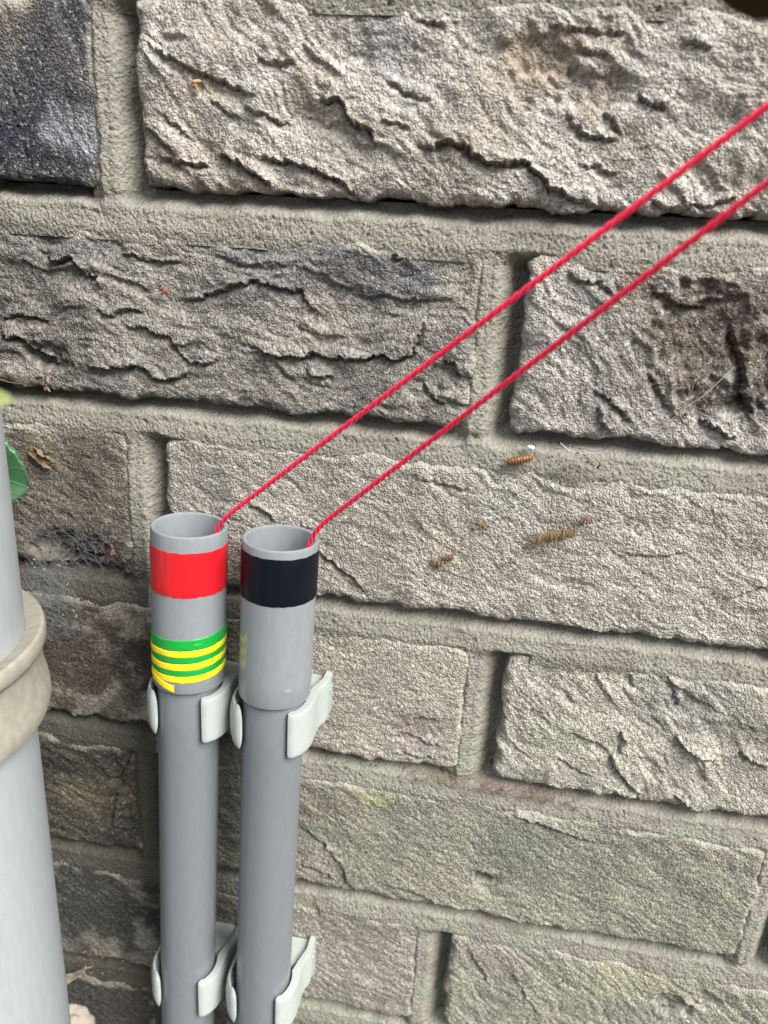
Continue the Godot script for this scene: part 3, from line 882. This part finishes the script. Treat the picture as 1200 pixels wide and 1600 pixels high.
func build_clips() -> void:
	var plastic := paint(lin(0.33, 0.368, 0.352), 0.58, 0.45)
	plastic.albedo_texture = noise_image(256, 63, 0.03, 4, 0.95, 1.0)
	plastic.uv1_triplanar = true
	plastic.uv1_scale = Vector3.ONE * 20.0
	plastic.resource_name = "pale plastic"
	var spots := [[-88.0, -161.8, 15.5, "upper clip on the left conduit, just below the striped tape"], [-60.3, -162.6, 15.5, "upper clip on the right conduit, just below its socket"],
		[-91.4, -280.6, 16.0, "lower clip on the left conduit, near the bottom edge"], [-62.6, -281.0, 16.0, "lower clip on the right conduit, cut by the bottom edge"]]
	var first: Node3D
	for k in spots.size():
		var t: Node3D
		if k == 0:
			t = thing("pipe_clip")
			first = t
			var right := [Vector2(8.5, 26.9), Vector2(9.6, 26.3), Vector2(11.2, 24.6), Vector2(12.6, 22.0), Vector2(13.3, 19.0), Vector2(13.4, 15.5), Vector2(13.3, 11.5), Vector2(13.5, 8.6), Vector2(14.6, 6.2), Vector2(14.9, 4.5), Vector2(14.9, -2.0), Vector2(12.9, -2.0), Vector2(12.7, 4.0), Vector2(11.2, 8.6)]
			right.append_array(arc(10.6, 112, 56, 9))
			right.append_array([Vector2(7.7, 24.6), Vector2(7.2, 25.9), Vector2(7.6, 26.8)])
			var left := []
			for p in right:
				left.append(Vector2(-p.x if p.x < 13.0 or p.y > 7.0 else -p.x + 1.9, p.y))
			part("arm", extrude(right, 0.0, 15.5, 0.22, 14.0, 20), plastic, t)
			part("arm", extrude(left, 0.0, 15.5, 0.95, 3.5, 16), plastic, t)
			var foot := [Vector2(-10.9, -2.0), Vector2(12.6, -2.0), Vector2(12.4, 4.0), Vector2(10.9, 8.4)]
			foot.append_array(arc(10.1, 130, 230, 12))
			foot.append_array([Vector2(-10.4, 8.4), Vector2(-10.7, 4.0)])
			part("foot", extrude(foot, 1.2, 13.4, 0.3, 6.0, 6), plastic, t)
			var ridge := BoxMesh.new()
			ridge.size = Vector3(1.2, 9.0, 0.8) * MM
			for q in 2:
				var rb := part("ridge", ridge, plastic, t)
				rb.position = Vector3(15.1, 6.5, 0.6 + 2.4 * q) * MM
				rb.position.x = (14.95 + 0.1 * q) * MM
		else:
			t = first.duplicate()
			t.name = "pipe_clip_%03d" % k
			add_child(t)
			t.scale = Vector3(1, spots[k][2] / 15.5, 1)
		t.position = Vector3(spots[k][0], spots[k][1], 0.6 if k < 2 else 2.0) * MM
		mark(t, "pale grey-white plastic " + spots[k][3], "pipe clip", "pale clips holding the conduits")


# ------------------------------------------------------------------ red cords
func build_cords() -> void:
	var red := paint(lin(0.78, 0.009, 0.06), 0.36, 0.5)
	red.rim_enabled = true
	red.rim = 0.6
	red.rim_tint = 0.4
	red.resource_name = "red twine"
	var fibre := FastNoiseLite.new()
	fibre.seed = 4
	fibre.frequency = 0.09
	var im: Image = fibre.get_seamless_image(64, 64)
	im.resize(256, 32)
	im.convert(Image.FORMAT_L8)
	red.heightmap_enabled = true
	red.heightmap_texture = ImageTexture.create_from_image(im)
	red.heightmap_scale = 0.006
	var runs := [
		[Vector3(-84.0, -150, 18.6), Vector3(-80.5, -124, 19.4), Vector3(-78.2, -100, 20.4), Vector3(-75.9, -90.8, 21.4), Vector3(-67.63, -82.00, 24.20), Vector3(40.14, 14.96, 62.35), Vector3(158.69, 121.62, 104.31)],
		[Vector3(-56.0, -150, 19.0), Vector3(-52.8, -124, 20.0), Vector3(-50.2, -100, 21.2), Vector3(-47.9, -90.6, 22.2), Vector3(-42.64, -83.42, 24.50), Vector3(40.92, 2.31, 68.88), Vector3(132.84, 96.62, 117.69)],
	]
	var told := ["upper taut red twisted cord rising from the conduit with the red tape", "lower taut red twisted cord rising from the conduit with the black tape"]
	for k in 2:
		var t := thing("cord", runs[k][0])
		mark(t, told[k], "cord", "red cords pulled out of the conduits")
		var path := smooth_path(runs[k], 0.5)
		var side := Vector3.FORWARD
		var sides := PackedVector3Array()
		var ups := PackedVector3Array()
		for i in path.size():
			var along := (path[mini(i + 1, path.size() - 1)] - path[maxi(i - 1, 0)]).normalized()
			side = (side - along * side.dot(along)).normalized()
			sides.append(side)
			ups.append(along.cross(side))
		for s in 3:
			var line := PackedVector3Array()
			var radii := PackedFloat32Array()
			var dist := 0.0
			for i in path.size():
				if i > 0:
					dist += path[i].distance_to(path[i - 1])
				var a := -TAU * dist / 6.8 + TAU * s / 3.0 + 0.9 * warp.get_noise_1d(dist * 1.5 + k * 50.0)
				var r := 0.42 + 0.05 * warp.get_noise_1d(dist * 5.0 + s * 40.0)
				line.append(path[i] + (sides[i] * cos(a) + ups[i] * sin(a)) * r - runs[k][0])
				radii.append(0.325 + 0.05 * warp.get_noise_1d(dist * 6.0 + s * 70.0 + 13.0))
			var st := SurfaceTool.new()
			st.begin(Mesh.PRIMITIVE_TRIANGLES)
			tube(st, line, radii, 10)
			part("strand", st.commit(), red, t)
		var fuzz := SurfaceTool.new()
		fuzz.begin(Mesh.PRIMITIVE_TRIANGLES)
		var next := 0
		for q in 90:
			var i := rng.randi_range(60, path.size() - 2)
			var out := (sides[i] * rng.randf_range(-1, 1) + ups[i] * rng.randf_range(-1, 1)).normalized()
			var along := path[i + 1] - path[i]
			along = along.normalized() * rng.randf_range(-1.0, 1.0)
			var p: Vector3 = path[i] + out * 0.6 - runs[k][0]
			var hair := PackedVector3Array()
			for e in 5:
				hair.append(p)
				p += (out * rng.randf_range(0.1, 0.7) + along) * 0.32
			next = tube(fuzz, hair, PackedFloat32Array([0.035, 0.03, 0.03, 0.025, 0.015]), 4, next)
		part("fuzz", fuzz.commit(), red, t).set_meta("kind", "stuff")


# ------------------------------------------------------------------ leaves and twig at the edges
func leaf_mesh(length: float, width: float, teeth: int, curl: float) -> ArrayMesh:
	# lies along +x from its stalk, its face towards +z; two skins with a thin gap between them
	var st := SurfaceTool.new()
	st.begin(Mesh.PRIMITIVE_TRIANGLES)
	var n := 48
	var m := 10
	var at := func(i: int, j: int, skin: float) -> Vector3:
		var f := float(i) / n
		var v := 2.0 * j / m - 1.0
		var half := width * 0.5 * pow(sin(PI * pow(f, 1.25)), 0.7)
		half *= 1.0 + 0.09 * (absf(fmod(f * teeth, 1.0) - 0.5) * 2.0 - 0.5) * absf(v)
		var z := curl * (f * f * length * 0.5) + absf(v) * half * 0.25 - 0.12 * sin(absf(v) * 3.0 + f * 26.0) * (1.0 - absf(v))
		return Vector3(f * length, v * half, z + skin * 0.09 * (1.0 - v * v) * sin(PI * clampf(f, 0.02, 0.98)))
	st.set_smooth_group(0)
	for skin in [1.0, -1.0]:
		for i in n:
			for j in m:
				var a: Vector3 = at.call(i, j, skin)
				var b: Vector3 = at.call(i + 1, j, skin)
				var c: Vector3 = at.call(i + 1, j + 1, skin)
				var d: Vector3 = at.call(i, j + 1, skin)
				for v in ([a, d, c, a, c, b] if skin > 0 else [a, c, d, a, b, c]):
					st.add_vertex(v * MM)
	st.index()
	st.generate_normals()
	return st.commit()


func build_plants() -> void:
	var green := paint(lin(0.028, 0.085, 0.036), 0.38, 0.5)
	green.backlight_enabled = true
	green.backlight = Color(0.1, 0.16, 0.05)
	var lime := paint(lin(0.17, 0.215, 0.075), 0.5, 0.4)
	lime.backlight_enabled = true
	lime.backlight = Color(0.16, 0.2, 0.06)
	var stem := paint(lin(0.09, 0.13, 0.05), 0.6, 0.4)
	var t := thing("leaf", Vector3(-177.5, -80.5, 12))
	mark(t, "dark green toothed leaf poking out between downpipe and wall", "leaf")
	t.basis = Basis.from_euler(Vector3(deg_to_rad(-18), deg_to_rad(8), deg_to_rad(-16)))
	part("blade", leaf_mesh(35, 27, 11, -0.14), green, t)
	var veins := SurfaceTool.new()
	veins.begin(Mesh.PRIMITIVE_TRIANGLES)
	var next := 0
	for k in 13:
		var path := PackedVector3Array()
		var way := 0.0 if k == 0 else (1.0 if k % 2 else -1.0)
		var from := 0.0 if k == 0 else 2.0 + 2.1 * k
		for i in 12:
			var f := i / 11.0
			var x := from + f * ((34.0 if k == 0 else 7.0))
			var g := clampf(x / 35.0, 0.02, 0.97)
			var y := way * f * 0.8 * 13.5 * pow(sin(PI * pow(g, 1.25)), 0.7)
			if k > 0 and x > 33.0:
				break
			path.append(Vector3(x, y, -0.14 * x * x / 35.0 * 0.5 + absf(y) * 0.25 + 0.1))
		next = tube(veins, path, PackedFloat32Array([0.26 if k == 0 else 0.14]), 5, next)
	part("vein", veins.commit(), paint(lin(0.05, 0.12, 0.055), 0.45), t)
	part("stalk", bar([Vector3(-26, 7, -3), Vector3(-12, 2.5, -1), Vector3(0.8, 0, 0)], [0.7, 0.6, 0.45]), stem, t)
	var u := thing("leaf_tip", Vector3(-84.6, -36.4, 121.0))
	mark(u, "blurred yellow-green leaf tip above the downpipe at the left edge", "leaf")
	u.basis = Basis.from_euler(Vector3(deg_to_rad(-12), deg_to_rad(10), deg_to_rad(4)))
	part("blade", leaf_mesh(15.0, 4.8, 5, -0.2), lime, u)
	part("stalk", bar([Vector3(-40, -9, -4), Vector3(-16, -2.0, -1), Vector3(0.5, 0, 0)], [0.8, 0.6, 0.4]), stem, u)
	# the brown twig end close to the lens
	var bark := paint(lin(0.045, 0.025, 0.011), 0.85, 0.3)
	var st := SurfaceTool.new()
	st.begin(Mesh.PRIMITIVE_TRIANGLES)
	var path := PackedVector3Array()
	var radii := PackedFloat32Array()
	var a := Vector3(20.9, 24.6, 95.0)
	for i in 40:
		var f := i / 39.0
		path.append(Vector3(70.0 * f, -8.0 * f + 1.2 * sin(f * 9.0), 6.0 * f))
		radii.append(5.6 * (sqrt(clampf(f * 9.0, 0.03, 1.0))) + 0.35 * sin(f * 31.0) + 1.6 * f)
	tube(st, path, radii, 24)
	var tw := part("twig", st.commit(), bark)
	tw.position = a * MM
	mark(tw, "dark brown blurred twig end poking into the top right corner", "twig")


# ------------------------------------------------------------------ small litter on the wall
func ribbon_heap(count: int, span: Vector2, length: float, thick: float, lean: float) -> ArrayMesh:
	var st := SurfaceTool.new()
	st.begin(Mesh.PRIMITIVE_TRIANGLES)
	var next := 0
	for k in count:
		var f := (k + 0.5) / count - 0.5
		var c := Vector3(f * span.x + rng.randf_range(-0.15, 0.15), f * span.y + rng.randf_range(-0.35, 0.35), rng.randf_range(0.1, 0.6))
		var l := length * rng.randf_range(0.7, 1.15)
		var path := PackedVector3Array()
		for i in 7:
			var q := i / 6.0 - 0.5
			path.append(c + Vector3(q * l * lean + 0.25 * sin(q * 5.0 + k), q * l, 0.55 * cos(q * PI)))
		next = tube(st, path, PackedFloat32Array([thick * 0.5, thick, thick, thick, thick, thick, thick * 0.5]), 6, next)
	return st.commit()


func threads(count: int, box: Vector3, thick: float, focus: Vector3, pull: float) -> ArrayMesh:
	var st := SurfaceTool.new()
	st.begin(Mesh.PRIMITIVE_TRIANGLES)
	var next := 0
	for k in count:
		var a := Vector3(rng.randf_range(-0.5, 0.5) * box.x, rng.randf_range(-0.5, 0.5) * box.y, rng.randf_range(0.0, 1.0) * box.z)
		var b := Vector3(rng.randf_range(-0.5, 0.5) * box.x, rng.randf_range(-0.5, 0.5) * box.y, rng.randf_range(0.0, 1.0) * box.z)
		b = b.lerp(focus, pull * rng.randf())
		var path := PackedVector3Array()
		var bow := Vector3(rng.randf_range(-1, 1), rng.randf_range(-1, 1), rng.randf_range(-0.3, 0.3)) * a.distance_to(b) * 0.12
		for i in 6:
			var f := i / 5.0
			path.append(a.lerp(b, f) + bow * sin(PI * f))
		var r := thick * rng.randf_range(0.5, 1.4)
		next = tube(st, path, PackedFloat32Array([r]), 4, next)
	return st.commit()


func crumbs(count: int, box: Vector3, size: float) -> ArrayMesh:
	var st := SurfaceTool.new()
	st.begin(Mesh.PRIMITIVE_TRIANGLES)
	var next := 0
	for k in count:
		var c := Vector3(rng.randf_range(-0.5, 0.5) * box.x, rng.randf_range(-0.5, 0.5) * box.y, rng.randf() * box.z)
		var d := Vector3(rng.randf_range(-1, 1), rng.randf_range(-1, 1), rng.randf_range(-0.5, 0.5)).normalized() * size * rng.randf_range(0.5, 1.6)
		var r := size * rng.randf_range(0.2, 0.5)
		next = tube(st, PackedVector3Array([c - d * 0.5, c - d * 0.2, c + d * 0.25 + Vector3(0, 0, r * 0.4), c + d * 0.5]), PackedFloat32Array([r * 0.4, r, r * 0.9, r * 0.3]), 5, next)
	return st.commit()


func curls(count: int, box: Vector3, length: float, thick: float) -> ArrayMesh:
	var st := SurfaceTool.new()
	st.begin(Mesh.PRIMITIVE_TRIANGLES)
	var next := 0
	for k in count:
		var f := rng.randf_range(-0.5, 0.5)
		var p := Vector3(f * box.x, rng.randf_range(-0.5, 0.5) * box.y, rng.randf() * box.z)
		var a := rng.randf_range(-0.9, 0.9) + (PI if rng.randf() < 0.5 else 0.0)
		var bend := rng.randf_range(-0.7, 0.7)
		var l := length * rng.randf_range(0.4, 1.3)
		var path := PackedVector3Array()
		for i in 8:
			path.append(p)
			p += Vector3(cos(a), sin(a), rng.randf_range(-0.35, 0.35)) * l / 8.0
			a += bend * rng.randf_range(0.2, 1.2)
		next = tube(st, path, PackedFloat32Array([thick * rng.randf_range(0.5, 1.3)]), 4, next)
	return st.commit()


func crumpled(length: float, width: float) -> ArrayMesh:
	# a curled dry leaf: a sheet rolled along its length, wavy and torn at its rim
	var w := 40
	var h := 26
	var pos := PackedVector3Array()
	for j in h:
		var v := 2.0 * j / (h - 1) - 1.0
		for i in w:
			var u := 2.0 * i / (w - 1) - 1.0
			var taper := sqrt(maxf(0.03, 1.0 - u * u * 0.9)) * (1.0 + 0.25 * warp.get_noise_1d(u * 30.0 + signf(v) * 90.0))
			var a := v * 1.9 * taper
			var r := width * 0.33
			var n := Vector3(u * 14.0, v * 9.0, 3.0)
			pos.append(Vector3(u * length * 0.5 + 0.7 * warp.get_noise_3d(n.x, n.y, 40.0), sin(a) * r + 0.9 * warp.get_noise_3d(n.x * 1.3, n.y * 1.3, 80.0), r * 0.55 - cos(a) * r * 0.75 + 0.9 * warp.get_noise_3d(n.x * 1.5, n.y * 1.5, 9.0)))
	return grid(pos, w, h)


func litter(called: String, mesh: Mesh, m: Material, at: Vector3, label: String, category: String, group := "", turn := 0.0) -> MeshInstance3D:
	var o := part(called, mesh, m)
	o.position = at * MM
	o.rotation.z = deg_to_rad(turn)
	mark(o, label, category, group)
	if called in ["rootlets", "brown_crumbs", "pale_crumbs", "straw"]:
		o.set_meta("kind", "stuff")
	return o


func build_litter() -> void:
	var tan_brown := paint(lin(0.185, 0.118, 0.058), 0.8, 0.3)
	var brown := paint(lin(0.13, 0.08, 0.042), 0.8, 0.4)
	var dry := paint(lin(0.17, 0.135, 0.095), 0.9, 0.3)
	var dark := paint(lin(0.17, 0.11, 0.075), 0.85, 0.3)
	var silk := paint(lin(0.45, 0.44, 0.41), 0.7, 0.3)
	var dusty := paint(lin(0.17, 0.18, 0.195), 0.9, 0.3)
	var straw := paint(lin(0.38, 0.34, 0.25), 0.8, 0.3)
	var heaps := "brown ridged insect droppings on the beige stone"
	litter("dropping", ribbon_heap(22, Vector2(12.0, 4.0), 4.2, 0.24, 0.22), tan_brown, Vector3(20.3, -89.8, 0.9), "largest brown ridged heap of insect droppings on the beige stone", "dropping", heaps)
	litter("dropping", ribbon_heap(4, Vector2(3.2, 0.8), 3.0, 0.3, -0.15), brown, Vector3(28.6, -83.9, 0.9), "small brown dropping just right of and above the largest heap", "dropping", heaps)
	litter("dropping", ribbon_heap(6, Vector2(3.6, 0.0), 2.6, 0.28, 0.2), tan_brown, Vector3(-13.4, -103.0, 0.8), "lowest leftmost little fan of brown droppings on the beige stone", "dropping", heaps)
	litter("dropping", ribbon_heap(5, Vector2(3.0, 0.6), 2.2, 0.3, 0.3), brown, Vector3(-10.0, -100.6, 0.8), "little brown dropping touching the lowest leftmost fan from above", "dropping", heaps)
	litter("dropping", ribbon_heap(3, Vector2(1.8, 0.2), 2.2, 0.22, 0.35), tan_brown, Vector3(9.3, -99.3, 0.8), "faint tan dropping below and left of the largest heap", "dropping", heaps)
	litter("dropping", ribbon_heap(4, Vector2(1.8, -1.2), 3.2, 0.26, -0.5), tan_brown, Vector3(-1.0, -88.9, 0.8), "loose tan strips of dropping left of the largest heap", "dropping", heaps)
	# cocoon under the right-hand stone
	var shell := []
	for k in 25:
		var f := k / 24.0
		shell.append(Vector2(0.05 + 1.15 * pow(sin(PI * clampf(f, 0.0, 1.0)), 0.35) + 0.09 * sin(f * 60.0), (f - 0.5) * 8.0))
	var cocoon := litter("cocoon", lathe(shell, 20), paint(lin(0.15, 0.068, 0.02), 0.45, 0.5), Vector3(7.8, -67.6, 1.2), "brown ribbed cocoon lying on the mortar below the brown-hollowed stone", "cocoon", "", -73.0)
	var egg := SphereMesh.new()
	egg.radius = 0.0006
	egg.height = 0.0022
	litter("egg_case", egg, paint(lin(0.75, 0.75, 0.7), 0.5), Vector3(10.6, -63.9, 0.3), "tiny white grain lying just above the brown cocoon", "egg case", "", 80.0)
	# spider webs
	var web := litter("cobweb", threads(42, Vector3(19, 8, 3.5), 0.04, Vector3(-4, 4, 1), 0.8), silk, Vector3(24.5, -66.0, 0.8), "wispy cobweb under the stone edge right of the cocoon", "cobweb")
	part("caught_litter", crumbs(9, Vector3(12, 5, 2), 1.1), dry, web)
	part("thick_thread", bar([Vector3(-6, 4.6, 1), Vector3(-3.5, 2.6, 1.6), Vector3(0, 2.2, 1.8), Vector3(3, 2.6, 1.2), Vector3(6.5, -0.6, 0.8)], [0.14, 0.2, 0.14, 0.2, 0.1], 5), straw, web)
	var web2 := litter("cobweb", curls(620, Vector3(13, 25, 13), 8.0, 0.03), dusty, Vector3(-139.5, -127.5, 3.0), "dusty grey cobweb funnel between the downpipe socket and the wall", "cobweb")
	part("caught_litter", crumbs(16, Vector3(17, 25, 9), 1.0), dry, web2)
	part("grey_crumb", crumbs(14, Vector3(22, 22, 6), 0.6), straw, web2)
	var web3 := litter("cobweb", threads(12, Vector3(9, 12, 3), 0.04, Vector3(-4, -5, 0), 0.8), silk, Vector3(54.0, -44.5, 1.0), "thin cobweb strands over the brown hollow of the stone at right", "cobweb")
	part("long_thread", bar([Vector3(-7, -7, 0.4), Vector3(0, 0, 2.6), Vector3(6.5, 8, 1.4)], [0.07, 0.1, 0.06], 5), silk, web3)
	part("caught_litter", crumbs(7, Vector3(4, 4, 1.5), 1.2), dry, web3).position = Vector3(-5, -6, 0) * MM
	litter("cobweb", curls(220, Vector3(34, 15, 4), 9.0, 0.026), dusty, Vector3(-130, -112, 1.0), "pale cobweb strands across the hollow left of the red tape", "cobweb")
	# dry leaf curl and bits
	litter("dried_leaf", crumpled(9.0, 5.2), paint(lin(0.16, 0.11, 0.065), 0.8, 0.35), Vector3(-143.4, -82.0, 1.4), "crumpled brown dried leaf stuck beside the green leaf", "dried leaf", "", -38.0)
	litter("stone_chip", crumbs(1, Vector3.ZERO, 0.1), dry, Vector3(-31.0, -56.0, -0.4), "tiny pale crumb on the joint below the dark flaking stone", "crumb")
	litter("rootlets", curls(230, Vector3(58, 4.6, 1.8), 3.4, 0.09), dark, Vector3(14.0, -183.4, -0.6), "matted brown rootlets along the joint above the greenish stone", "rootlets", "", -1.0)
	litter("rootlets", curls(36, Vector3(18, 3.0, 1.2), 2.4, 0.08), dark, Vector3(22.0, -242.4, -0.5), "brown rootlets in the joint below the greenish stone", "rootlets")
	litter("brown_crumbs", crumbs(18, Vector3(70, 4, 2), 1.0), brown, Vector3(-8.0, -183.6, -2.2), "brown crumbs caught in the joint above the greenish stone", "litter")
	litter("forked_twig", bar([Vector3(-0.8, 4.6, 0.4), Vector3(-0.2, 1.5, 0.5), Vector3(0.4, -0.8, 0.5), Vector3(0.4, -2.6, 0.6), Vector3(0.9, -5.0, 0.4)], [0.28, 0.24, 0.3, 0.26, 0.16], 6), dark, Vector3(57.0, -189.6, -1.4), "short dark forked twig on the mortar above the greenish stone", "twig")
	var fork := part("fork", bar([Vector3(0.4, -0.8, 0.5), Vector3(2.0, 0.6, 0.7), Vector3(3.6, 3.2, 0.3)], [0.2, 0.15, 0.08], 5), dark, get_node("forked_twig"))
	fork.set_meta("label", "thinner paler side branch")
	litter("plant_hook", bar([Vector3(-1.4, 4.2, 0.5), Vector3(-1.0, 1.5, 0.8), Vector3(0.4, -0.6, 0.7), Vector3(0.8, -3.6, 0.6), Vector3(1.4, -4.6, 0.6)], [0.1, 0.22, 0.25, 0.36, 0.1], 6), brown, Vector3(-46.9, -250.0, -0.6), "curved brown plant fibre on the joint beside the lower clips", "fibre")
	litter("thread", bar([Vector3(-0.9, -0.5, 0.4), Vector3(-0.2, -0.8, 0.6), Vector3(0.5, -0.1, 0.6), Vector3(0.7, 0.9, 0.4)], [0.1, 0.14, 0.14, 0.08], 5), silk, Vector3(-32.5, -45.2, 0.8), "tiny white curved thread on the dark flaking stone", "thread")
	litter("rust_fleck", ribbon_heap(5, Vector2(3.0, -1.2), 2.4, 0.22, 0.5), paint(lin(0.22, 0.1, 0.065), 0.8), Vector3(-99.1, -27.7, 0.7), "reddish dried shred on the dark flaking stone", "shred")
	litter("rust_fleck", ribbon_heap(4, Vector2(2.4, -1.6), 3.2, 0.2, -0.6), dry, Vector3(-99.0, -43.6, 0.7), "pale brown dried shred low on the dark flaking stone", "shred")
	litter("orange_crumb", crumbs(5, Vector3(2, 4, 0.6), 1.5), paint(lin(0.34, 0.2, 0.1), 0.8), Vector3(-88.5, 26.4, 0.8), "orange-tan crumb on the large pale stone at the top", "crumb")
	litter("dried_leaf", crumbs(8, Vector3(2.5, 4.5, 1.2), 1.7), dry, Vector3(-140.5, -57.8, -0.5), "pale dry scrap hanging under the dark flaking stone at left", "dried leaf")
	litter("straw", threads(12, Vector3(30, 1.4, 1.4), 0.12, Vector3(10, 0, 1), 0.2), dry, Vector3(-152.0, -57.2, 0.6), "pale dry stalks lying along the edge of the dark flaking stone", "straw")
	litter("straw", threads(16, Vector3(22, 3.5, 3), 0.26, Vector3(-9, -1, 2), 0.6), straw, Vector3(-148.0, -305.5, 3.0), "pale straws beside the downpipe near the bottom edge", "straw", "", 42.0)
	litter("pale_crumbs", crumbs(34, Vector3(24, 13, 3), 0.9), dry, Vector3(-139.0, -300.0, 0.0), "pale crumbs gathered in the joint near the bottom left", "crumbs")
	litter("dried_leaf", crumbs(5, Vector3(2.4, 3.2, 0.8), 1.6), paint(lin(0.14, 0.06, 0.03), 0.8), Vector3(-121.0, -112.0, 0.8), "small rusty leaf scrap in the hollow left of the red tape", "dried leaf")
	var lump := SphereMesh.new()
	lump.radius = 0.011
	lump.height = 0.016
	lump.radial_segments = 40
	lump.rings = 24
	var chip := SurfaceTool.new()
	chip.append_from(lump, 0, Transform3D())
	var raw := chip.commit().surface_get_arrays(0)
	var vs: PackedVector3Array = raw[Mesh.ARRAY_VERTEX]
	for i in vs.size():
		var p := vs[i] * 1000.0
		vs[i] = vs[i] * (1.0 + 0.35 * warp.get_noise_3d(p.x * 1.6, p.y * 1.6, p.z * 1.6) + 0.12 * rough.get_noise_3d(p.x, p.y, p.z))
	raw[Mesh.ARRAY_VERTEX] = vs
	var am := ArrayMesh.new()
	am.add_surface_from_arrays(Mesh.PRIMITIVE_TRIANGLES, raw)
	var st := SurfaceTool.new()
	st.create_from(am, 0)
	st.generate_normals()
	litter("stone_fragment", st.commit(), paint(lin(0.34, 0.295, 0.25), 0.9, 0.3), Vector3(-154.5, -338.0, 4.0), "pale pinkish stone fragment beside the downpipe at the bottom edge", "stone")
